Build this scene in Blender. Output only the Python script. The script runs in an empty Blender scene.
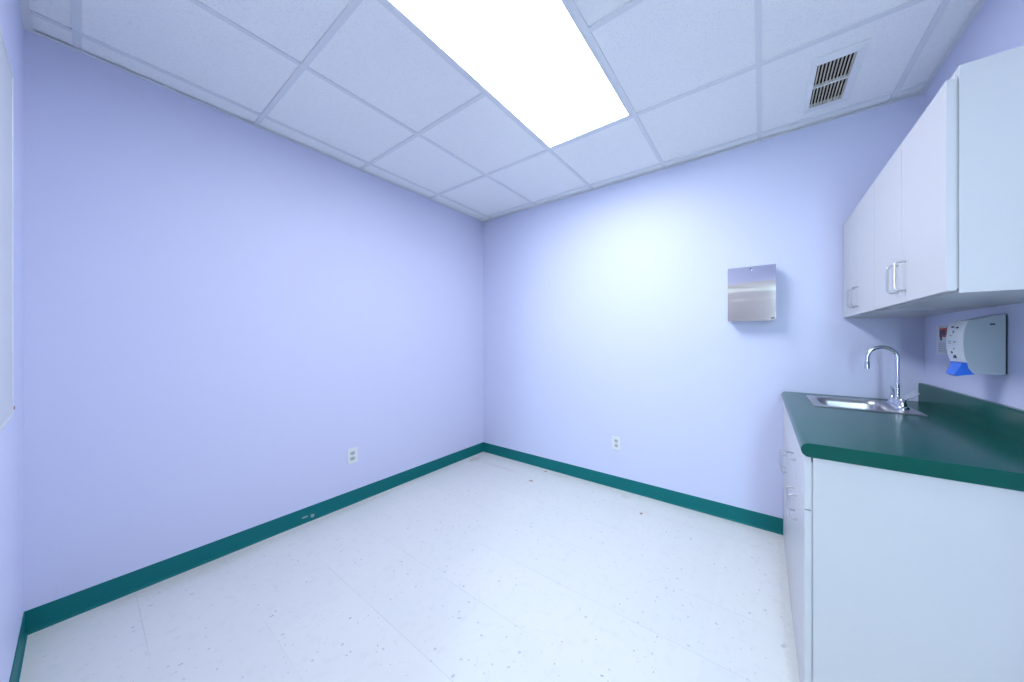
import bpy, bmesh, math
from mathutils import Vector, Matrix
S = bpy.context.scene
COL = S.collection

# ------------------------------------------------------------------ measures (metres)
W, D, H = 3.324, 2.654, 2.578          # room: x 0..W, y 0..-D, z 0..H
T, GX, GY = 0.6096, 0.1488, 0.0901     # ceiling module and its offsets
HALL = -4.30                           # far wall of the hallway beyond the doorway
DX0, DX1, DZ = 2.12, 3.22, 2.04        # doorway in the front wall

# ------------------------------------------------------------------ materials
def newmat(name):
    m = bpy.data.materials.new(name); m.use_nodes = True
    nt = m.node_tree
    return m, nt, nt.nodes['Principled BSDF']

def plain(name, col, rough=0.5, metal=0.0, bump=0.0, bscale=200.0, spec=0.5, coat=0.0):
    m, nt, b = newmat(name)
    b.inputs['Base Color'].default_value = (*col, 1)
    b.inputs['Roughness'].default_value = rough
    b.inputs['Metallic'].default_value = metal
    b.inputs['Specular IOR Level'].default_value = spec
    b.inputs['Coat Weight'].default_value = coat
    tc = nt.nodes.new('ShaderNodeTexCoord')
    n = nt.nodes.new('ShaderNodeTexNoise'); n.inputs['Scale'].default_value = bscale
    n.inputs['Detail'].default_value = 3
    nt.links.new(tc.outputs['Object'], n.inputs['Vector'])
    if bump:
        bp = nt.nodes.new('ShaderNodeBump'); bp.inputs['Strength'].default_value = bump
        bp.inputs['Distance'].default_value = 0.001
        nt.links.new(n.outputs['Fac'], bp.inputs['Height'])
        nt.links.new(bp.outputs['Normal'], b.inputs['Normal'])
    return m

def mathn(nt, op, a, b=None, c=None):
    n = nt.nodes.new('ShaderNodeMath'); n.operation = op
    for i, v in enumerate((a, b, c)):
        if v is None: continue
        if isinstance(v, (int, float)): n.inputs[i].default_value = v
        else: nt.links.new(v, n.inputs[i])
    return n.outputs[0]

def mixc(nt, fac, a, b):
    n = nt.nodes.new('ShaderNodeMix'); n.data_type = 'RGBA'
    if isinstance(fac, (int, float)): n.inputs[0].default_value = fac
    else: nt.links.new(fac, n.inputs[0])
    for i, v in ((6, a), (7, b)):
        if isinstance(v, tuple): n.inputs[i].default_value = (*v, 1)
        else: nt.links.new(v, n.inputs[i])
    return n.outputs[2]

def maprange(nt, v, a, b, c=0.0, d=1.0):
    n = nt.nodes.new('ShaderNodeMapRange')
    nt.links.new(v, n.inputs[0])
    for i, x in enumerate((a, b, c, d)): n.inputs[i + 1].default_value = x
    return n.outputs[0]

WALLC = (0.65, 0.68, 0.885)
M_wall = plain('lavender_paint', WALLC, 0.48, bump=0.15, bscale=350, spec=0.22)
M_hall = plain('hall_paint', (0.55, 0.53, 0.51), 0.5, bump=0.1, bscale=300)
M_lam = plain('white_laminate', (0.60, 0.60, 0.62), 0.38, spec=0.4)
M_core = plain('cabinet_interior_edge', (0.55, 0.56, 0.60), 0.7)
M_base = plain('teal_vinyl', (0.000, 0.160, 0.165), 0.5, bump=0.2, bscale=60, spec=0.25)
# two chipped spots on the vinyl of the left baseboard
nt = M_base.node_tree; b = nt.nodes['Principled BSDF']
tc = nt.nodes.new('ShaderNodeTexCoord'); sp = nt.nodes.new('ShaderNodeSeparateXYZ'); nt.links.new(tc.outputs['Object'], sp.inputs[0])
ns_ = nt.nodes.new('ShaderNodeTexNoise'); ns_.inputs['Scale'].default_value = 90; nt.links.new(tc.outputs['Object'], ns_.inputs['Vector'])
colr = (0.000, 0.160, 0.165)
for cy_, cz_, ry_, rz_ in ((-1.665, 0.040, 0.022, 0.007), (-1.622, 0.030, 0.014, 0.014)):
    ay = mathn(nt, 'DIVIDE', mathn(nt, 'SUBTRACT', sp.outputs[1], cy_), ry_); az = mathn(nt, 'DIVIDE', mathn(nt, 'SUBTRACT', sp.outputs[2], cz_), rz_)
    r2 = mathn(nt, 'ADD', mathn(nt, 'ADD', mathn(nt, 'MULTIPLY', ay, ay), mathn(nt, 'MULTIPLY', az, az)), mathn(nt, 'MULTIPLY', mathn(nt, 'SUBTRACT', ns_.outputs['Fac'], 0.5), 3.0))
    r2 = mathn(nt, 'ADD', r2, mathn(nt, 'MULTIPLY', sp.outputs[0], 40.0))
    colr = mixc(nt, maprange(nt, r2, 0.3, 1.0, 0.7, 0.0), colr, (0.42, 0.55, 0.56))
nt.links.new(colr, b.inputs['Base Color'])
M_tee = plain('ceiling_tee_enamel', (0.76, 0.79, 0.83), 0.4)
M_top = plain('green_laminate', (0.000, 0.082, 0.064), 0.20, bump=0.03, bscale=900, spec=0.24)
M_chrome = plain('chrome', (0.56, 0.58, 0.64), 0.12, 1.0)
M_nickel = plain('satin_metal', (0.62, 0.63, 0.66), 0.28, 1.0)
M_plas = plain('white_plastic', (0.78, 0.80, 0.82), 0.35)
M_slot = plain('dark_slot', (0.03, 0.03, 0.035), 0.6)
M_dgrey = plain('grey_dispenser_plastic', (0.44, 0.51, 0.58), 0.4)
M_dback = plain('navy_back_plate', (0.02, 0.03, 0.06), 0.5)
M_blue = plain('blue_plastic', (0.02, 0.16, 0.80), 0.3)
M_ink = plain('dark_print', (0.05, 0.06, 0.12), 0.6)
M_red = plain('red_print', (0.62, 0.10, 0.06), 0.6)
M_grey = plain('grey_print', (0.35, 0.37, 0.45), 0.6)
M_paper = plain('paper', (0.74, 0.75, 0.80), 0.6)
M_slat = plain('beige_vent_slat', (0.60, 0.55, 0.44), 0.5)
M_vent = plain('vent_frame_enamel', (0.84, 0.86, 0.89), 0.4)
M_duct = plain('dark_duct', (0.015, 0.015, 0.018), 0.8)
M_trimw = plain('door_frame_paint', (0.66, 0.62, 0.56), 0.4)
M_door = plain('mauve_door_paint', (0.36, 0.32, 0.34), 0.45)
M_board = plain('whiteboard_enamel', (0.62, 0.65, 0.68), 0.35)
M_alu = plain('aluminium', (0.7, 0.72, 0.76), 0.35, 1.0)

# brushed steel with faint horizontal waves
M_steel, nt, b = newmat('wavy_stainless_steel')
b.inputs['Base Color'].default_value = (0.84, 0.82, 0.83, 1)
b.inputs['Metallic'].default_value = 1; b.inputs['Roughness'].default_value = 0.08
tc = nt.nodes.new('ShaderNodeTexCoord'); mp = nt.nodes.new('ShaderNodeMapping')
mp.inputs['Scale'].default_value = (2.2, 2.2, 9.0)
nt.links.new(tc.outputs['Object'], mp.inputs['Vector'])
n = nt.nodes.new('ShaderNodeTexNoise'); n.inputs['Scale'].default_value = 1.0; n.inputs['Detail'].default_value = 1
nt.links.new(mp.outputs['Vector'], n.inputs['Vector'])
bp = nt.nodes.new('ShaderNodeBump'); bp.inputs['Strength'].default_value = 0.35; bp.inputs['Distance'].default_value = 0.008
nt.links.new(n.outputs['Fac'], bp.inputs['Height']); nt.links.new(bp.outputs['Normal'], b.inputs['Normal'])

M_sink, nt, b = newmat('brushed_sink_steel')
b.inputs['Base Color'].default_value = (0.46, 0.45, 0.47, 1)
b.inputs['Metallic'].default_value = 1; b.inputs['Roughness'].default_value = 0.30
b.inputs['Anisotropic'].default_value = 0.5

# acoustic ceiling tile
M_tile, nt, b = newmat('acoustic_tile')
b.inputs['Roughness'].default_value = 0.85
tc = nt.nodes.new('ShaderNodeTexCoord')
n1 = nt.nodes.new('ShaderNodeTexNoise'); n1.inputs['Scale'].default_value = 150; n1.inputs['Detail'].default_value = 4
n1.inputs['Roughness'].default_value = 0.65
n2 = nt.nodes.new('ShaderNodeTexNoise'); n2.inputs['Scale'].default_value = 5; n2.inputs['Detail'].default_value = 2
for q in (n1, n2): nt.links.new(tc.outputs['Object'], q.inputs['Vector'])
f1 = maprange(nt, n1.outputs['Fac'], 0.26, 0.46)
f2 = maprange(nt, n2.outputs['Fac'], 0.3, 0.7, 0.94, 1.0)
c1 = mixc(nt, f1, (0.72, 0.75, 0.80), (0.92, 0.935, 0.95))
c2 = mixc(nt, f2, (0.82, 0.84, 0.88), c1)
nt.links.new(c2, b.inputs['Base Color'])
bp = nt.nodes.new('ShaderNodeBump'); bp.inputs['Strength'].default_value = 0.5; bp.inputs['Distance'].default_value = 0.003
nt.links.new(n1.outputs['Fac'], bp.inputs['Height']); nt.links.new(bp.outputs['Normal'], b.inputs['Normal'])

# vinyl composition floor: 12 inch tiles, speckles, thin seams, a few stains
M_floor, nt, b = newmat('speckled_floor_tile')
tc = nt.nodes.new('ShaderNodeTexCoord'); sp = nt.nodes.new('ShaderNodeSeparateXYZ')
nt.links.new(tc.outputs['Object'], sp.inputs[0])
JX, JY, TF = 2.4036, -2.3675, 0.3048
def seam(v, off, w):
    a = mathn(nt, 'DIVIDE', mathn(nt, 'SUBTRACT', v, off - 50 * TF), TF)
    fr = mathn(nt, 'FRACT', a)
    dd = mathn(nt, 'MINIMUM', fr, mathn(nt, 'SUBTRACT', 1.0, fr))
    return mathn(nt, 'LESS_THAN', dd, w / TF), mathn(nt, 'FLOOR', a)
sx, ix = seam(sp.outputs[0], JX, 0.0011)
sy, iy = seam(sp.outputs[1], JY, 0.0015)
fade = nt.nodes.new('ShaderNodeTexNoise'); fade.inputs['Scale'].default_value = 1.6
nt.links.new(tc.outputs['Object'], fade.inputs['Vector'])
fd = maprange(nt, fade.outputs['Fac'], 0.44, 0.62, 0.04, 0.32)
sm = mathn(nt, 'MULTIPLY', mathn(nt, 'MAXIMUM', mathn(nt, 'MULTIPLY', sx, 0.22), mathn(nt, 'MULTIPLY', sy, 0.9)), fd)
cmb = nt.nodes.new('ShaderNodeCombineXYZ'); nt.links.new(ix, cmb.inputs[0]); nt.links.new(iy, cmb.inputs[1])
wn = nt.nodes.new('ShaderNodeTexWhiteNoise'); nt.links.new(cmb.outputs[0], wn.inputs['Vector'])
base = mixc(nt, wn.outputs['Value'], (0.722, 0.736, 0.720), (0.742, 0.750, 0.732))
mot = nt.nodes.new('ShaderNodeTexNoise'); mot.inputs['Scale'].default_value = 22; mot.inputs['Detail'].default_value = 5
nt.links.new(tc.outputs['Object'], mot.inputs['Vector'])
base = mixc(nt, maprange(nt, mot.outputs['Fac'], 0.55, 0.72, 0, 0.35), base, (0.62, 0.635, 0.62))
def specks(scale, thr, keep, col, base):
    v = nt.nodes.new('ShaderNodeTexVoronoi'); v.inputs['Scale'].default_value = scale
    dn = nt.nodes.new('ShaderNodeTexNoise'); dn.inputs['Scale'].default_value = scale * 1.6
    nt.links.new(tc.outputs['Object'], dn.inputs['Vector'])
    ad = nt.nodes.new('ShaderNodeVectorMath'); ad.operation = 'MULTIPLY_ADD'
    nt.links.new(dn.outputs['Color'], ad.inputs[0]); ad.inputs[1].default_value = (0.55 / scale,) * 3
    nt.links.new(tc.outputs['Object'], ad.inputs[2]); nt.links.new(ad.outputs[0], v.inputs['Vector'])
    s2 = nt.nodes.new('ShaderNodeSeparateColor'); nt.links.new(v.outputs['Color'], s2.inputs[0])
    k = mathn(nt, 'LESS_THAN', s2.outputs[0], keep)
    size = mathn(nt, 'MULTIPLY_ADD', s2.outputs[1], thr, thr * 0.35)
    e = mathn(nt, 'LESS_THAN', v.outputs['Distance'], size)
    return mixc(nt, mathn(nt, 'MULTIPLY', mathn(nt, 'MULTIPLY', k, e), 0.6), base, col)
base = specks(34, 0.16, 0.30, (0.40, 0.43, 0.47), base)
base = specks(60, 0.18, 0.22, (0.56, 0.52, 0.46), base)
base = specks(17, 0.075, 0.20, (0.22, 0.23, 0.27), base)
base = mixc(nt, sm, base, (0.30, 0.31, 0.34))
# stains with a place and a shape of their own: (x, y, radius, strength, colour)
wob = nt.nodes.new('ShaderNodeTexNoise'); wob.inputs['Scale'].default_value = 45; wob.inputs['Detail'].default_value = 3
nt.links.new(tc.outputs['Object'], wob.inputs['Vector'])
def stain(cx, cy, rx, ry, st, col, base):
    ax = mathn(nt, 'DIVIDE', mathn(nt, 'SUBTRACT', sp.outputs[0], cx), rx)
    ay = mathn(nt, 'DIVIDE', mathn(nt, 'SUBTRACT', sp.outputs[1], cy), ry)
    r2 = mathn(nt, 'ADD', mathn(nt, 'MULTIPLY', ax, ax), mathn(nt, 'MULTIPLY', ay, ay))
    r2 = mathn(nt, 'ADD', r2, mathn(nt, 'MULTIPLY', mathn(nt, 'SUBTRACT', wob.outputs['Fac'], 0.5), 2.4))
    return mixc(nt, maprange(nt, r2, 0.2, 1.0, st, 0.0), base, col)
for s_ in [(0.891,-0.056,0.024,0.018,0.8,(0.42,0.24,0.12)), (0.897,-0.292,0.026,0.022,0.85,(0.38,0.20,0.12)),
           (1.878,-0.263,0.015,0.015,0.9,(0.25,0.17,0.10)), (0.10,-0.22,0.05,0.09,0.5,(0.52,0.45,0.36)),
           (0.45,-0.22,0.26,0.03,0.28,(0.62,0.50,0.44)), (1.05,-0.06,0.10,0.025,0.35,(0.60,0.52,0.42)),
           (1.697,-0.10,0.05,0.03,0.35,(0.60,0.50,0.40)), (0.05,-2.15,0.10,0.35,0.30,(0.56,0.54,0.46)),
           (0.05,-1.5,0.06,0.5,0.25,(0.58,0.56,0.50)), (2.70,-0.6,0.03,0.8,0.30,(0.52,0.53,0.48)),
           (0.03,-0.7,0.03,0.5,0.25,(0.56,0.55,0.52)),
           (2.676,-0.908,0.010,0.022,0.5,(0.40,0.41,0.42))]:
    base = stain(*s_, base)
nt.links.new(base, b.inputs['Base Color'])
b.inputs['Roughness'].default_value = 0.38
b.inputs['Specular IOR Level'].default_value = 0.35

def emit(name, col, st):
    m = bpy.data.materials.new(name); m.use_nodes = True
    nt = m.node_tree; b = nt.nodes['Principled BSDF']
    b.inputs['Base Color'].default_value = (0.8, 0.8, 0.8, 1)
    b.inputs['Emission Color'].default_value = (*col, 1)
    b.inputs['Emission Strength'].default_value = st
    return m
M_emit = emit('lit_prismatic_diffuser', (0.88, 0.93, 1.0), 12.5)
M_fill = emit('fill_light_pane', (0.62, 0.86, 1.0), 23.0)  # glow of the added hall window, a fill for the cabinet ends
M_hallfill = emit('hall_fill_diffuser', (0.88, 0.93, 1.0), 12.0)  # glow of the added hall lamp, a fill through the doorway

# ------------------------------------------------------------------ mesh helpers
def add_box(bm, x0, x1, y0, y1, z0, z1, mi=0, bev=0.0, seg=2):
    r = bmesh.ops.create_cube(bm, size=1.0)
    vs = r['verts']
    for v in vs:
        v.co = Vector(((x0 + x1) / 2 + v.co.x * (x1 - x0), (y0 + y1) / 2 + v.co.y * (y1 - y0), (z0 + z1) / 2 + v.co.z * (z1 - z0)))
    fs = {f for v in vs for f in v.link_faces}
    for f in fs: f.material_index = mi
    if bev:
        es = list({e for v in vs for e in v.link_edges})
        bmesh.ops.bevel(bm, geom=es, offset=bev, segments=seg, profile=0.5, affect='EDGES', clamp_overlap=True)
    return bm

def box(x0, x1, y0, y1, z0, z1, bev=0.0, seg=2):
    return add_box(bmesh.new(), x0, x1, y0, y1, z0, z1, 0, bev, seg)

def add_prism(bm, pts, axis, a, b, mi=0):
    """pts: 2-D outline (counter order free); axis 'y': pts are (x,z); 'x': (y,z); 'z': (x,y)."""
    def P(p, t):
        return {'y': (p[0], t, p[1]), 'x': (t, p[0], p[1]), 'z': (p[0], p[1], t)}[axis]
    A = [bm.verts.new(P(p, a)) for p in pts]; B = [bm.verts.new(P(p, b)) for p in pts]
    fs = [bm.faces.new(A), bm.faces.new(B[::-1])]
    for i in range(len(pts)):
        j = (i + 1) % len(pts)
        fs.append(bm.faces.new((A[i], B[i], B[j], A[j])))
    for f in fs: f.material_index = mi
    bmesh.ops.recalc_face_normals(bm, faces=fs)
    return bm

def add_tube(bm, path, rad, seg=14, caps=True, mi=0):
    path = [Vector(p) for p in path]
    rads = rad if isinstance(rad, (list, tuple)) else [rad] * len(path)
    rings = []; up = None
    for i, p in enumerate(path):
        t = (path[min(i + 1, len(path) - 1)] - path[max(i - 1, 0)]).normalized()
        if up is None:
            up = Vector((0, 1, 0)) if abs(t.y) < 0.9 else Vector((1, 0, 0))
        u = (up - t * up.dot(t)).normalized(); up = u; v = t.cross(u)
        rings.append([bm.verts.new(p + (u * math.cos(2 * math.pi * k / seg) + v * math.sin(2 * math.pi * k / seg)) * rads[i]) for k in range(seg)])
    fs = []
    for r0, r1 in zip(rings, rings[1:]):
        for k in range(seg):
            fs.append(bm.faces.new((r0[k], r0[(k + 1) % seg], r1[(k + 1) % seg], r1[k])))
    if caps:
        fs.append(bm.faces.new(rings[0][::-1])); fs.append(bm.faces.new(rings[-1]))
    for f in fs: f.material_index = mi
    bmesh.ops.recalc_face_normals(bm, faces=fs)
    return bm

def obj(name, bm, mats, parent=None, smooth=False, origin=None):
    me = bpy.data.meshes.new(name)
    for f in bm.faces: f.smooth = smooth
    bm.to_mesh(me); bm.free()
    for m in (mats if isinstance(mats, (list, tuple)) else [mats]): me.materials.append(m)
    o = bpy.data.objects.new(name, me); COL.objects.link(o)
    if smooth:
        try: me.set_sharp_from_angle(angle=math.radians(38))
        except Exception: pass
    if origin is not None:                      # mesh is in world coordinates: move origin there
        me.transform(Matrix.Translation(-Vector(origin))); o.location = origin
    if parent is not None:
        o.parent = parent
        p = parent
        off = Vector((0, 0, 0))
        while p is not None: off += Vector(p.location); p = p.parent
        if origin is None: me.transform(Matrix.Translation(-off))
        else: o.location = Vector(origin) - off
    return o

def tag(o, label, cat, group=None):
    o['label'] = label; o['category'] = cat
    if group: o['group'] = group
    return o

def thing(name, label, cat, loc=(0, 0, 0), group=None):
    o = bpy.data.objects.new(name, None); COL.objects.link(o); o.location = loc
    o.empty_display_size = 0.05
    return tag(o, label, cat, group)

def struct(name, bm, m, smooth=False):
    o = obj(name, bm, m, smooth=smooth); o['kind'] = 'structure'; return o

# ------------------------------------------------------------------ room shell
TH = 0.10
struct('floor', box(-TH, W + TH, HALL - TH, TH, -0.06, 0.0), M_floor)
struct('wall_left', box(-TH, 0, -D, 0, 0, H + 0.08), M_wall)
struct('wall_back', box(-TH, W + TH, 0, TH, 0, H + 0.08), M_wall)
struct('wall_right', box(W, W + TH, -D, 0, 0, H + 0.08), M_wall)
bm = bmesh.new()
add_box(bm, -TH, DX0, -D - TH, -D, 0, H + 0.08)
add_box(bm, DX1, W + TH, -D - TH, -D, 0, H + 0.08)
add_box(bm, DX0, DX1, -D - TH, -D, DZ, H + 0.08)
struct('wall_front', bm, M_wall)
# hallway behind the doorway
bm = bmesh.new()
add_box(bm, 0.9, 1.0, HALL, -D - TH, 0, H + 0.08)
add_box(bm, W, W + TH, HALL, -D - TH, 0, H + 0.08)
add_box(bm, 0.9, W + TH, HALL - TH, HALL, 0, H + 0.08)
struct('wall_hallway', bm, M_hall)

# ceiling tiles laid in the grid (light and vent cells left open)
xs = [0.0] + [GX + i * T for i in range(6)] + [W]
ys = [0.0] + [-GY - j * T for j in range(5)] + [-D]
ZT = H + 0.004
bm = bmesh.new()
VX0, VX1, VY0, VY1 = 2.817, 2.966, -0.556, -0.208
for i in range(len(xs) - 1):
    for j in range(len(ys) - 1):
        a, b_, c, d = xs[i], xs[i + 1], ys[j + 1], ys[j]
        if b_ - a < 0.02 or d - c < 0.02: continue
        if i == 3 and j in (2, 3): continue
        if i == 5 and j == 1:
            add_box(bm, a, VX0, c, d, ZT, ZT + 0.015); add_box(bm, VX1, b_, c, d, ZT, ZT + 0.015)
            add_box(bm, VX0, VX1, c, VY0, ZT, ZT + 0.015); add_box(bm, VX0, VX1, VY1, d, ZT, ZT + 0.015)
            continue
        add_box(bm, a, b_, c, d, ZT, ZT + 0.015)
add_box(bm, 0.9, W + TH, HALL, -D, H, H + 0.02)
struct('ceiling', bm, M_tile)
bm = bmesh.new()
tw = 0.012
for x in xs[1:-1]:
    add_box(bm, x - tw, x + tw, -D, 0, H - 0.002, H + 0.030)
yb = ys[1:-1]
for y in yb:
    for i in range(len(xs) - 1):
        if i == 3 and abs(y - ys[3]) < 1e-6: continue
        a = xs[i] + (tw if i else 0); b_ = xs[i + 1] - (tw if i < len(xs) - 2 else 0)
        add_box(bm, a, b_, y - tw, y + tw, H - 0.0012, H + 0.030)
# wall angle
add_box(bm, 0, 0.022, -D, 0, H - 0.004, H - 0.0025); add_box(bm, W - 0.022, W, -D, 0, H - 0.004, H - 0.0025)
add_box(bm, 0, W, -0.022, 0, H - 0.0045, H - 0.003); add_box(bm, 0, W, -D, -D + 0.022, H - 0.0045, H - 0.003)
struct('trim_1', bm, M_tee)

# cove baseboards (profile with a small toe)
bt, bh = 0.003, 0.102
def cove(sign=1):
    return [(0, 0), (0.009 * sign, 0), (0.0088 * sign, 0.002), (0.006 * sign, 0.005), (bt * sign, 0.012), (bt * sign, bh - 0.003), (bt * 0.5 * sign, bh), (0, bh)]
struct('baseboard_left', add_prism(bmesh.new(), cove(), 'y', -D, 0), M_base)
struct('baseboard_back', add_prism(bmesh.new(), [(-p[0], p[1]) for p in cove()], 'x', bt, 2.716), M_base)
bm = bmesh.new()
pr = [(-D + p[0], p[1]) for p in cove()]
add_prism(bm, pr, 'x', bt, DX0 - 0.05); add_prism(bm, pr, 'x', DX1 + 0.05, W - bt)
struct('baseboard_front', bm, M_base)
struct('baseboard_right', add_prism(bmesh.new(), [(W - p[0], p[1]) for p in cove()], 'y', -D + bt, -1.205), M_base)

# doorway frame and the door across the hallway (behind the camera, seen only mirrored in steel)
bm = bmesh.new()
for x0, x1 in ((DX0 - 0.05, DX0 + 0.02), (DX1 - 0.02, DX1 + 0.05)):
    add_box(bm, x0, x1, -D - TH - 0.012, -D + 0.012, 0, DZ + 0.05, bev=0.002)
add_box(bm, DX0 + 0.02, DX1 - 0.02, -D - TH - 0.012, -D + 0.012, DZ - 0.02, DZ + 0.05, bev=0.002)
struct('trim_2', bm, M_trimw)
bm = bmesh.new()
for x0, x1 in ((1.85, 1.92), (2.84, 2.91)):
    add_box(bm, x0, x1, HALL, HALL + 0.02, 0, DZ + 0.05, 1, bev=0.002)
add_box(bm, 1.85, 2.91, HALL, HALL + 0.022, DZ, DZ + 0.06, 1, bev=0.002)
add_box(bm, 1.92, 2.84, HALL, HALL + 0.010, 0.01, DZ, 0)
for z0, z1 in ((0.25, 0.95), (1.1, 1.66), (1.72, 1.9)):
    add_box(bm, 2.05, 2.71, HALL + 0.010, HALL + 0.016, z0, z1, 0, bev=0.002)
struct('door_1', bm, [M_door, M_trimw])

# unseen glowing window, added beside the far door to light the cabinet ends
bm = bmesh.new()
for a in ((2.98, 3.01, 0.75, 2.35), (3.29, 3.32, 0.75, 2.35), (3.01, 3.29, 0.75, 0.79), (3.01, 3.29, 2.31, 2.35), (3.01, 3.29, 1.53, 1.56)):
    add_box(bm, a[0], a[1], HALL, HALL + 0.03, a[2], a[3], 0, bev=0.002)
for z0, z1 in ((0.79, 1.53), (1.56, 2.31)): add_box(bm, 3.01, 3.29, HALL + 0.004, HALL + 0.010, z0, z1, 1)
struct('fill_window_1', bm, [M_trimw, M_fill])

# ------------------------------------------------------------------ ceiling light
lx0, lx1, ly0, ly1 = xs[3] + tw, xs[4] - tw, ys[4] + tw, ys[2] - tw
L = thing('ceiling_light', 'large bright rectangular fluorescent troffer set in the tiled ceiling', 'ceiling light', ((lx0 + lx1) / 2, (ly0 + ly1) / 2, H))
bm = bmesh.new(); fw = 0.016
for a in ((lx0, lx0 + fw, ly0, ly1), (lx1 - fw, lx1, ly0, ly1), (lx0 + fw, lx1 - fw, ly0, ly0 + fw), (lx0 + fw, lx1 - fw, ly1 - fw, ly1)):
    add_box(bm, *a, H - 0.004, H + 0.012, bev=0.0015)
add_box(bm, lx0, lx1, ly0, ly1, H + 0.075, H + 0.08)
obj('frame', bm, M_tee, L)
obj('diffuser', box(lx0 + fw, lx1 - fw, ly0 + fw, ly1 - fw, H + 0.002, H + 0.007), M_emit, L)

# unseen hall lamp, added to brighten the room through the doorway
HL = thing('ceiling_light', 'added fill light in the unseen hallway beyond the doorway behind the viewer', 'ceiling light', (1.6, -3.5, H))
bm = bmesh.new()
for a in ((1.28, 1.30, -3.80, -3.20), (1.90, 1.92, -3.80, -3.20), (1.30, 1.90, -3.80, -3.78), (1.30, 1.90, -3.22, -3.20)):
    add_box(bm, *a, H - 0.02, H, bev=0.002)
obj('frame', bm, M_tee, HL)
obj('diffuser', box(1.30, 1.90, -3.78, -3.22, H - 0.014, H - 0.006), M_hallfill, HL)

# ------------------------------------------------------------------ ceiling air vent
V = thing('ceiling_vent', 'white framed air register with two banks of dark louvres in a ceiling tile', 'air vent', ((VX0 + VX1) / 2, (VY0 + VY1) / 2, H))
fx0, fx1, fy0, fy1 = 2.802, 2.995, -0.588, -0.165
bm = bmesh.new()
zf0, zf1 = H - 0.006, H + 0.003
def framepiece(bm, o0, o1, p0, p1, i0, i1, j0, j1):
    # sloped picture-frame: outer edge at ceiling, inner edge lower
    out = [(o0, p0), (o1, p0), (o1, p1), (o0, p1)]; inn = [(i0, j0), (i1, j0), (i1, j1), (i0, j1)]
    A = [bm.verts.new((x, y, H + 0.003)) for x, y in out]
    A2 = [bm.verts.new((x, y, H - 0.002)) for x, y in out]
    B = [bm.verts.new((x, y, H - 0.010)) for x, y in inn]
    B2 = [bm.verts.new((x, y, H + 0.012)) for x, y in inn]
    fs = []
    for i in range(4):
        j = (i + 1) % 4
        fs += [bm.faces.new((A[i], A[j], A2[j], A2[i])), bm.faces.new((A2[i], A2[j], B[j], B[i])), bm.faces.new((B[i], B[j], B2[j], B2[i]))]
    bmesh.ops.recalc_face_normals(bm, faces=fs)
framepiece(bm, fx0, fx1, fy0, fy1, 2.822, 2.961, -0.551, -0.213)
obj('frame', bm, M_vent, V)
obj('divider_bar', box(2.822, 2.961, -0.387, -0.379, H - 0.010, H + 0.006), M_vent, V)
for (ya, yb2) in ((-0.551, -0.388), (-0.378, -0.213)):
    for k in range(10):
        xc = 2.829 + k * 0.0139
        s_ = obj('louvre', add_prism(bmesh.new(), [(xc - 0.002, H - 0.007), (xc + 0.0035, H - 0.009), (xc + 0.0065, H + 0.008), (xc + 0.0045, H + 0.009)], 'y', ya, yb2), M_slat, V)
bm = bmesh.new()
add_box(bm, VX0, VX0 + 0.003, VY0, VY1, H + 0.011, H + 0.13); add_box(bm, VX1 - 0.003, VX1, VY0, VY1, H + 0.011, H + 0.13)
add_box(bm, VX0, VX1, VY0, VY0 + 0.003, H + 0.011, H + 0.13); add_box(bm, VX0, VX1, VY1 - 0.003, VY1, H + 0.011, H + 0.13)
add_box(bm, VX0, VX1, VY0, VY1, H + 0.13, H + 0.133)
obj('duct', bm, M_duct, V)

# ------------------------------------------------------------------ outlets
def outlet(loc, rotz, label):
    t = thing('wall_outlet', label, 'outlet', loc, 'white duplex outlets near the floor')
    bm = box(-0.0365, 0.0365, -0.006, 0, -0.058, 0.058, bev=0.0025)
    p = obj('cover_plate', bm, M_plas); p.parent = t
    for zc in (0.02, -0.02):
        bm = bmesh.new()
        pts = [(0.0165 * math.cos(a) , zc + max(-0.0125, min(0.0125, 0.0175 * math.sin(a)))) for a in [2 * math.pi * k / 24 for k in range(24)]]
        add_prism(bm, pts, 'y', -0.0085, -0.005)
        q = obj('receptacle', bm, plain('receptacle_plastic', (0.50, 0.53, 0.52), 0.4) if 'receptacle_plastic' not in bpy.data.materials else bpy.data.materials['receptacle_plastic'])
        q.parent = t
        bm = bmesh.new()
        for xx in (-0.0062, 0.0062): add_box(bm, xx - 0.0012, xx + 0.0012, -0.009, -0.0080, zc - 0.002, zc + 0.007)
        add_box(bm, -0.0022, 0.0022, -0.009, -0.0080, zc - 0.009, zc - 0.005)
        s_ = obj('slots', bm, M_slot); s_.parent = q
    bm = bmesh.new(); add_tube(bm, [(0, -0.0058, 0), (0, -0.0075, 0)], 0.003, 12)
    s_ = obj('screw', bm, M_nickel); s_.parent = t
    t.rotation_euler = (0, 0, rotz)
    return t
outlet((1.582, 0, 0.381), 0, 'white outlet low on the wall facing the viewer, right of the corner')
outlet((0, -1.364, 0.369), math.radians(90), 'white outlet low on the long left wall')

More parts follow.
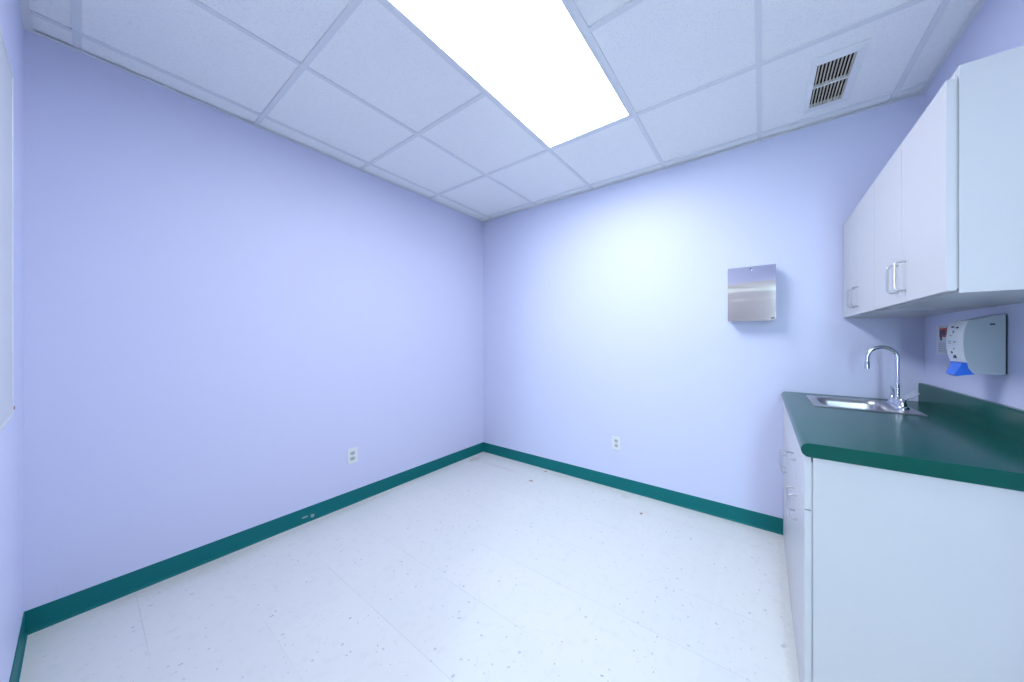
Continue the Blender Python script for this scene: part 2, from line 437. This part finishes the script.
# ------------------------------------------------------------------ whiteboard on the front wall
wb = thing('whiteboard', 'white board on the wall at the far left edge', 'whiteboard', (1.05, -D, 1.575))
obj('panel', box(0.530, 1.64, -D, -D + 0.008, 1.01, 2.125), M_board, wb)
bm = bmesh.new()
for a in ((0.522, 0.532, 0.998, 2.137), (1.638, 1.648, 0.998, 2.137)):
    add_box(bm, a[0], a[1], -D, -D + 0.010, a[2], a[3], bev=0.002)
add_box(bm, 0.532, 1.638, -D, -D + 0.010, 0.998, 1.010, bev=0.002); add_box(bm, 0.532, 1.638, -D, -D + 0.010, 2.125, 2.137, bev=0.002)
obj('frame', bm, M_board, wb)
obj('corner_clip', box(0.513, 0.524, -D + 0.004, -D + 0.012, 1.022, 1.034, bev=0.002), plain('dull_red_plastic', (0.25, 0.12, 0.18), 0.5), wb)

# ------------------------------------------------------------------ paper towel dispenser
P = thing('paper_towel_dispenser', 'stainless steel paper towel dispenser mounted on the wall facing the viewer', 'towel dispenser', (2.542, 0, 1.376))
px0, px1, pz0, pz1 = 2.411, 2.674, 1.377, 1.731
bm = bmesh.new()
add_box(bm, px0 + 0.004, px1 - 0.004, -0.088, 0.0, pz0 + 0.012, pz1 - 0.002)
obj('body', bm, M_nickel, P)
# front door: gently bowed sheet with folded edges
bm = bmesh.new(); n_ = 24
pts = []
for k in range(n_ + 1):
    u = k / n_; z = pz0 + u * (pz1 - pz0)
    pts.append((-0.098 - 0.004 * math.sin(math.pi * u), z))
pts += [(-0.086, pz1), (-0.086, pz0)]
add_prism(bm, pts, 'x', px0, px1)
obj('door', bm, M_steel, P, smooth=True)
bm = bmesh.new(); add_tube(bm, [(2.543, -0.097, 1.713), (2.543, -0.1035, 1.713)], 0.008, 20)
add_box(bm, 2.5415, 2.5445, -0.1045, -0.103, 1.709, 1.717, 1)
obj('lock', bm, [M_chrome, M_slot], P, smooth=True)
bm = bmesh.new(); add_box(bm, 2.646, 2.668, -0.0995, -0.098, 1.385, 1.402, 0, bev=0.0005)
add_prism(bm, [(2.651, 1.389), (2.664, 1.389), (2.6575, 1.399)], 'y', -0.1002, -0.0994, 1)
obj('badge', bm, [M_grey, M_slot], P)
obj('towel_slot', box(2.44, 2.645, -0.080, -0.02, pz0 + 0.009, pz0 + 0.013), M_slot, P)

# ------------------------------------------------------------------ cabinet handles
def handle_bm(p, axis, ln=0.096, out=0.027, r=0.0040):
    """bow pull: p = centre on the door face, face normal -x, axis 'y' or 'z'."""
    bm = bmesh.new(); h = ln / 2; rc = 0.012
    prof = [(-h, 0), (-h, -(out - rc))]
    prof += [(-h + rc - rc * math.cos(a), -(out - rc) - rc * math.sin(a)) for a in [math.pi / 2 * k / 6 for k in range(1, 7)]]
    prof += [(-s, o_) for s, o_ in reversed(prof)]
    path = []
    for s, o_ in prof:
        path.append((p[0] + o_, p[1] + (s if axis == 'y' else 0), p[2] + (s if axis == 'z' else 0)))
    # tidy: the bow's flat middle
    add_tube(bm, path, r, 10)
    return bm

def cabinet(name, label, group, xf, y0, y1, z0, z1, dz0, dz1, handles, handle_z, drawer=None, false_front=None, toe=False):
    """xf: carcass front; doors stand in front of it; y0<y1; dz0/dz1: door bottom/top."""
    t = thing(name, label, 'cabinet', ((xf + W) / 2, (y0 + y1) / 2, z0), group)
    th = 0.016
    bm = bmesh.new(); xb = W - 0.002
    add_box(bm, xf, xb, y0, y0 + th, z0, z1, bev=0.0008); add_box(bm, xf, xb, y1 - th, y1 - 0.001, z0, z1)
    add_box(bm, xf, xb, y0 + th, y1 - th, z0 + 0.002, z0 + 0.018)
    if not drawer and not false_front: add_box(bm, xf, xb, y0 + th, y1 - th, z1 - 0.018, z1 - 0.001)
    else: add_box(bm, xf, xf + 0.08, y0 + th, y1 - th, z1 - 0.018, z1 - 0.001)
    add_box(bm, xb - 0.006, xb, y0 + th, y1 - th, z0 + 0.018, z1 - 0.018)
    obj('body', bm, M_lam, t)
    g = 0.0012; gm = 0.0005; xo = xf - 0.004; xd = xo - 0.018
    # thin dark bumper strip that fills the reveal behind the doors
    obj('reveal', box(xo, xf, y0 + 0.006, y1 - 0.006, z0 + 0.012, z1 - 0.02), M_core, t)
    ym = (y0 + y1) / 2
    for (a, b_, hy) in ((y0 + g, ym - gm, ym - handles), (ym + gm, y1 - g, ym + handles)):
        d = obj('door', box(xd, xo, a, b_, dz0, dz1, bev=0.0012), M_lam, t, origin=((xd + xo) / 2, b_ if hy < ym else a, dz0))
        obj('handle', handle_bm((xd, hy, handle_z), 'z'), M_nickel, d, smooth=True)
    if drawer:
        d = obj('drawer', box(xd, xo, y0 + g, y1 - g, drawer[0], drawer[1], bev=0.0012), M_lam, t, origin=(xo, ym, drawer[0]))
        obj('handle', handle_bm((xd, ym + 0.06, (drawer[0] + drawer[1]) / 2 - 0.025), 'y'), M_nickel, d, smooth=True)
    if false_front:
        obj('false_drawer_front', box(xd, xo, y0 + g, y1 - g, false_front[0], false_front[1], bev=0.0012), M_lam, t)
    return t

CT0, CT1 = 0.878, 0.923
# base units
cabinet('base_cabinet', 'white base cabinet at the open end of the counter, with blank side panel', 'white base cabinets under the green counter',
        2.7370, -1.198, -0.600, 0.0, CT0, 0.004, 0.698, 0.042, 0.590, drawer=(0.702, 0.874))
cabinet('base_cabinet', 'white base cabinet under the sink, between the wall and the nearer unit', 'white base cabinets under the green counter',
        2.7370, -0.600, -0.004, 0.0, CT0, 0.004, 0.698, 0.042, 0.568, false_front=(0.702, 0.874))
# wall units
cabinet('wall_cabinet', 'nearer white wall cabinet, its side panel turned to the viewer', 'white wall cabinets above the counter',
        3.0235, -1.252, -0.620, 1.378, 1.967, 1.384, 1.938, 0.036, 1.472)
cabinet('wall_cabinet', 'farther white wall cabinet, the one touching the wall with the steel dispenser', 'white wall cabinets above the counter',
        3.0235, -0.620, -0.003, 1.378, 1.967, 1.384, 1.938, 0.036, 1.472)

# ------------------------------------------------------------------ worktop with rolled front edge
C_ = thing('countertop', 'dark green laminate countertop with rolled front edge and rear upstand', 'countertop', (3.0, -0.6, CT0))
XF = 2.705; r = (CT1 - CT0) / 2
nose = [(XF + r - r * math.sin(a), (CT0 + CT1) / 2 + r * math.cos(a)) for a in [math.pi * k / 16 for k in range(17)]]
SX0, SX1, SY0, SY1 = 2.835, 3.186, -0.455, -0.130     # cut-out
YN = -1.212
bm = bmesh.new()
add_prism(bm, nose + [(W - 0.002, CT0), (W - 0.002, CT1)], 'y', YN, SY0)
add_prism(bm, nose + [(W - 0.002, CT0), (W - 0.002, CT1)], 'y', SY1, -0.002)
add_prism(bm, nose + [(SX0, CT0), (SX0, CT1)], 'y', SY0, SY1)
add_box(bm, SX1, W - 0.002, SY0, SY1, CT0, CT1)
obj('worktop', bm, M_top, C_, smooth=True)
obj('upstand', add_prism(bmesh.new(), [(W - 0.022, CT1), (W - 0.022, 1.018), (W - 0.018, 1.023), (W - 0.002, 1.023), (W - 0.002, CT1)], 'y', YN, -0.002), M_top, C_)

# ------------------------------------------------------------------ sink
K = thing('sink', 'small stainless steel drop-in sink set in the green counter', 'sink', (3.0, -0.29, CT1))
def rrect(x0, x1, y0, y1, r, n=6):
    out = []
    for cx, cy, a0 in ((x1 - r, y1 - r, 0), (x0 + r, y1 - r, 90), (x0 + r, y0 + r, 180), (x1 - r, y0 + r, 270)):
        for k in range(n + 1):
            a = math.radians(a0 + 90 * k / n); out.append((cx + r * math.cos(a), cy + r * math.sin(a)))
    return out
def ring(bm, pts, z): return [bm.verts.new((x, y, z)) for x, y in pts]
def loft(bm, rings):
    for a, b_ in zip(rings, rings[1:]):
        n = len(a)
        for k in range(n): bm.faces.new((a[k], a[(k + 1) % n], b_[(k + 1) % n], b_[k]))
ox0, ox1, oy0, oy1 = 2.818, 3.202, -0.472, -0.112
bx0, bx1, by0, by1 = 2.856, 3.118, -0.438, -0.150
bm = bmesh.new()
R = [ring(bm, rrect(ox0, ox1, oy0, oy1, 0.012), CT1 + 0.0005), ring(bm, rrect(ox0 + 0.003, ox1 - 0.003, oy0 + 0.003, oy1 - 0.003, 0.012), CT1 + 0.004),
     ring(bm, rrect(ox0 + 0.010, ox1 - 0.010, oy0 + 0.010, oy1 - 0.010, 0.010), CT1 + 0.0025),
     ring(bm, rrect(bx0 - 0.006, bx1 + 0.006, by0 - 0.006, by1 + 0.006, 0.055), CT1 + 0.0025)]
for ins, dz in ((0, 0.001), (0.004, -0.006), (0.008, -0.02), (0.012, -0.10), (0.020, -0.130), (0.040, -0.146), (0.075, -0.150)):
    rr = max(0.02, 0.05 - ins * 0.3)
    R.append(ring(bm, rrect(bx0 + ins, bx1 - ins, by0 + ins, by1 - ins, rr), CT1 + dz))
loft(bm, R); bm.faces.new(R[-1])
bmesh.ops.recalc_face_normals(bm, faces=bm.faces[:])
obj('basin', bm, M_sink, K, smooth=True)
bm = bmesh.new(); c = (2.987, -0.294)
add_tube(bm, [(c[0], c[1], CT1 - 0.1495), (c[0], c[1], CT1 - 0.147)], [0.040, 0.036], 24)
add_tube(bm, [(c[0], c[1], CT1 - 0.147), (c[0], c[1], CT1 - 0.1465)], 0.024, 20, mi=1)
obj('drain', bm, [M_chrome, M_slot], K, smooth=True)

# ------------------------------------------------------------------ faucet
FX, FY, FZ = 3.153, -0.285, CT1 + 0.003
Fa = thing('faucet', 'chrome gooseneck tap with two wing handles at the sink', 'faucet', (FX, FY, FZ))
bm = bmesh.new()
pl = rrect(FX - 0.024, FX + 0.024, FY - 0.088, FY + 0.088, 0.0238, 8)
R = [ring(bm, pl, FZ), ring(bm, pl, FZ + 0.008), ring(bm, [(FX + (x - FX) * 0.85, FY + (y - FY) * 0.95) for x, y in pl], FZ + 0.014)]
loft(bm, R); bm.faces.new(R[-1]); bm.faces.new(R[0][::-1]); bmesh.ops.recalc_face_normals(bm, faces=bm.faces[:])
obj('base_plate', bm, M_chrome, Fa, smooth=True)
bm = bmesh.new()
AR, ZC = 0.053, 1.166
path = [(FX, FY, FZ + 0.012), (FX, FY, FZ + 0.018), (FX, FY, FZ + 0.040), (FX, FY, FZ + 0.046), (FX, FY, FZ + 0.06), (FX, FY, 1.08), (FX, FY, ZC)]
rad = [0.017, 0.0165, 0.014, 0.0095, 0.0085, 0.0085, 0.0085]
for k in range(1, 17):
    a = math.pi * k / 16; path.append((FX - AR + AR * math.cos(a), FY, ZC + AR * math.sin(a))); rad.append(0.0085)
path += [(FX - 2 * AR - 0.001, FY, ZC - 0.025), (FX - 2 * AR - 0.001, FY, ZC - 0.030), (FX - 2 * AR - 0.001, FY, ZC - 0.058)]; rad += [0.0085, 0.0105, 0.0105]
add_tube(bm, path, rad, 20)
obj('spout', bm, M_chrome, Fa, smooth=True)
for yy, tip, wdir in ((FY - 0.062, Vector((0.048, -0.004, 0.046)), 1), (FY + 0.062, Vector((0.012, 0.062, 0.040)), -1)):
    bm = bmesh.new(); z0 = FZ + 0.010
    add_tube(bm, [(FX, yy, z0), (FX, yy, z0 + 0.010), (FX, yy, z0 + 0.022), (FX, yy, z0 + 0.034), (FX, yy, z0 + 0.040)], [0.018, 0.0175, 0.0135, 0.012, 0.007], 20)
    o0 = Vector((FX, yy, z0 + 0.028)); t_ = tip.normalized(); s_ = t_.cross(Vector((0, 0, 1))).normalized(); n_ = s_.cross(t_)
    prev = None
    for u, w_, th_ in ((0.0, 0.005, 0.006), (0.35, 0.006, 0.005), (0.48, 0.010, 0.0035), (0.60, 0.0125, 0.003), (1.0, 0.0125, 0.0025)):
        cpt = o0 + tip * u + Vector((0, 0, 0.002 * u))
        rg = [bm.verts.new(cpt + (s_ * -0.45 + n_ * 0.893) * (w_ * sx_) + (n_ * 0.45 + s_ * 0.893) * (th_ * sz_)) for sx_, sz_ in ((-1, -1), (1, -1), (1, 1), (-1, 1))]
        if prev:
            for k in range(4): bm.faces.new((prev[k], prev[(k + 1) % 4], rg[(k + 1) % 4], rg[k]))
        else: bm.faces.new(rg[::-1])
        prev = rg
    bm.faces.new(prev)
    bmesh.ops.recalc_face_normals(bm, faces=bm.faces[:])
    obj('handle', bm, M_chrome, Fa, smooth=True)

# ------------------------------------------------------------------ soap dispenser on the right wall
SD = thing('soap_dispenser', 'grey and white soap dispenser with blue push lever under the wall cabinets', 'soap dispenser', (W, -0.63, 1.13))
ya, yb3 = -0.690, -0.572
obj('back_plate', box(W - 0.0055, W - 0.0005, ya + 0.001, yb3 - 0.004, 1.133, 1.345, bev=0.002), M_dback, SD)
# side shape, (x, z): flat back, sloping top, bowed front, cut-away for the lever
side = [(3.3185, 1.347), (3.315, 1.349), (3.236, 1.326)]
bow = [(3.233, 1.320), (3.229, 1.305), (3.2255, 1.285), (3.2235, 1.262), (3.223, 1.238), (3.224, 1.212), (3.227, 1.190), (3.232, 1.172)]
low = [(3.236, 1.150), (3.246, 1.132), (3.314, 1.130), (3.3185, 1.133)]
obj('housing', add_prism(bmesh.new(), side + bow + low, 'y', ya, yb3), M_dgrey, SD)
# white front cover wraps around the bow; rounded across its width
bm = bmesh.new(); prev = None; ns = 10
outer = [(3.240, 1.3285)] + bow
rows = []
for j in range(ns + 1):
    v = j / ns; y = ya + 0.002 + (yb3 - ya - 0.004) * v
    bulge = 0.016 * math.sin(math.pi * v) ** 0.7
    row = []
    for i, (x, z) in enumerate(outer):
        e = math.sin(math.pi * min(1, max(0, (i + 0.35) / (len(outer) - 0.3))))
        row.append(bm.verts.new((x - 0.003 - bulge * (0.35 + 0.65 * e), y, z)))
    rows.append(row)
for a, b_ in zip(rows, rows[1:]):
    for i in range(len(outer) - 1): bm.faces.new((a[i], a[i + 1], b_[i + 1], b_[i]))
for row in (rows[0], rows[-1]):        # returns to the housing
    back = [bm.verts.new((v.co.x + 0.012, v.co.y, v.co.z)) for v in row]
    for i in range(len(row) - 1): bm.faces.new((row[i], row[i + 1], back[i + 1], back[i]))
bk0 = [bm.verts.new((3.242, r_[0].co.y, 1.327)) for r_ in rows]; bk1 = [bm.verts.new((3.238, r_[-1].co.y, 1.172)) for r_ in rows]
for k in range(ns):
    bm.faces.new((rows[k][0], rows[k + 1][0], bk0[k + 1], bk0[k])); bm.faces.new((rows[k][-1], rows[k + 1][-1], bk1[k + 1], bk1[k]))
bmesh.ops.recalc_face_normals(bm, faces=bm.faces[:])
cov = obj('front_cover', bm, M_plas, SD, smooth=True)
# printed marks on the cover
bm = bmesh.new()
def mark(y, z, w, h, mi=0):
    v = (y - ya) / (yb3 - ya); bulge = 0.016 * math.sin(math.pi * v) ** 0.7
    zs = [p[1] for p in outer]; i = max(0, min(len(outer) - 2, sum(1 for q in zs if q > z) - 1))
    f_ = (outer[i][1] - z) / (outer[i][1] - outer[i + 1][1]); x = outer[i][0] + f_ * (outer[i + 1][0] - outer[i][0])
    e = math.sin(math.pi * (i + f_ + 0.35) / (len(outer) - 0.3))
    xx = x - 0.003 - bulge * (0.35 + 0.65 * e)
    add_box(bm, xx - 0.0012, xx + 0.004, y - w / 2, y + w / 2, z - h / 2, z + h / 2, mi)
for y, z, w, h, mi in ((-0.665, 1.302, 0.010, 0.006, 0), (-0.655, 1.286, 0.006, 0.010, 1), (-0.640, 1.305, 0.016, 0.005, 0), (-0.640, 1.250, 0.018, 0.004, 1),
                       (-0.665, 1.248, 0.007, 0.008, 1), (-0.640, 1.242, 0.016, 0.003, 1), (-0.660, 1.222, 0.006, 0.006, 1), (-0.645, 1.208, 0.008, 0.007, 0),
                       (-0.652, 1.192, 0.016, 0.012, 0), (-0.645, 1.272, 0.014, 0.003, 1)):
    mark(y, z, w, h, mi)
obj('printed_marks', bm, [M_ink, M_grey], SD)
obj('lock', box(3.284, 3.296, ya - 0.0015, ya + 0.002, 1.309, 1.315, bev=0.001), M_ink, SD)
# blue lever
bm = bmesh.new(); prev = None
lev = [(3.233, 1.170), (3.246, 1.146), (3.250, 1.128), (3.228, 1.124), (3.206, 1.119), (3.201, 1.124), (3.211, 1.146), (3.221, 1.170)]
for v, kx in ((0.0, 1.0), (0.5, 1.0), (0.72, 0.95), (0.86, 0.80), (0.95, 0.58), (1.0, 0.35)):
    y = ya + 0.004 + v * 0.092
    rg = [bm.verts.new((3.236 + (x - 3.236) * (1 if z > 1.15 else kx), y, 1.170 + (z - 1.170) * kx)) for x, z in lev]
    if prev:
        for k in range(len(rg)): bm.faces.new((prev[k], prev[(k + 1) % len(rg)], rg[(k + 1) % len(rg)], rg[k]))
    else: bm.faces.new(rg)
    prev = rg
bm.faces.new(prev[::-1]); bmesh.ops.recalc_face_normals(bm, faces=bm.faces[:])
obj('push_lever', bm, M_blue, SD)

# ------------------------------------------------------------------ small hygiene notice beside it
Sg = thing('wall_notice', 'small white printed notice with red square beside the soap dispenser', 'sign', (W, -0.205, 1.19))
obj('sheet', box(W - 0.002, W - 0.0005, -0.300, -0.147, 1.186, 1.326), M_paper, Sg)
bm = bmesh.new(); xx = W - 0.0028
add_box(bm, xx, W - 0.0018, -0.255, -0.180, 1.268, 1.312, 0)
add_box(bm, xx - 0.0006, W - 0.0018, -0.205, -0.190, 1.252, 1.300, 1); add_box(bm, xx - 0.0006, W - 0.0018, -0.240, -0.212, 1.276, 1.304, 1)
add_box(bm, xx - 0.0006, W - 0.0018, -0.214, -0.203, 1.290, 1.302, 1)
for k in range(6): add_box(bm, xx + 0.0004, W - 0.0018, -0.262, -0.168, 1.196 + k * 0.0085, 1.1985 + k * 0.0085, 2)
for k in range(2): add_box(bm, xx + 0.0004, W - 0.0018, -0.262, -0.172, 1.315 + k * 0.005, 1.317 + k * 0.005, 2)
obj('printing', bm, [M_red, M_ink, M_grey], Sg)

# ------------------------------------------------------------------ world, camera, view
w = bpy.data.worlds.new('World'); S.world = w; w.use_nodes = True
w.node_tree.nodes['Background'].inputs[0].default_value = (0.6, 0.75, 1.0, 1)
w.node_tree.nodes['Background'].inputs[1].default_value = 0.2
cd = bpy.data.cameras.new('camera'); cam = bpy.data.objects.new('camera', cd); COL.objects.link(cam)
cd.sensor_width = 36; cd.lens = 314.5116 * 36 / 1024
cd.shift_x = (512 - 550.346) / 1024; cd.shift_y = -(341 - 339.372) / 1024
cd.clip_start = 0.01
cam.location = (2.5979, -2.5179, 1.2574)
cam.rotation_euler = (math.radians(90), 0, math.radians(33.849))
S.camera = cam
S.view_settings.view_transform = 'Standard'; S.view_settings.look = 'None'
S.view_settings.gamma = 1; S.view_settings.use_curve_mapping = False
S.view_settings.exposure = 0.66
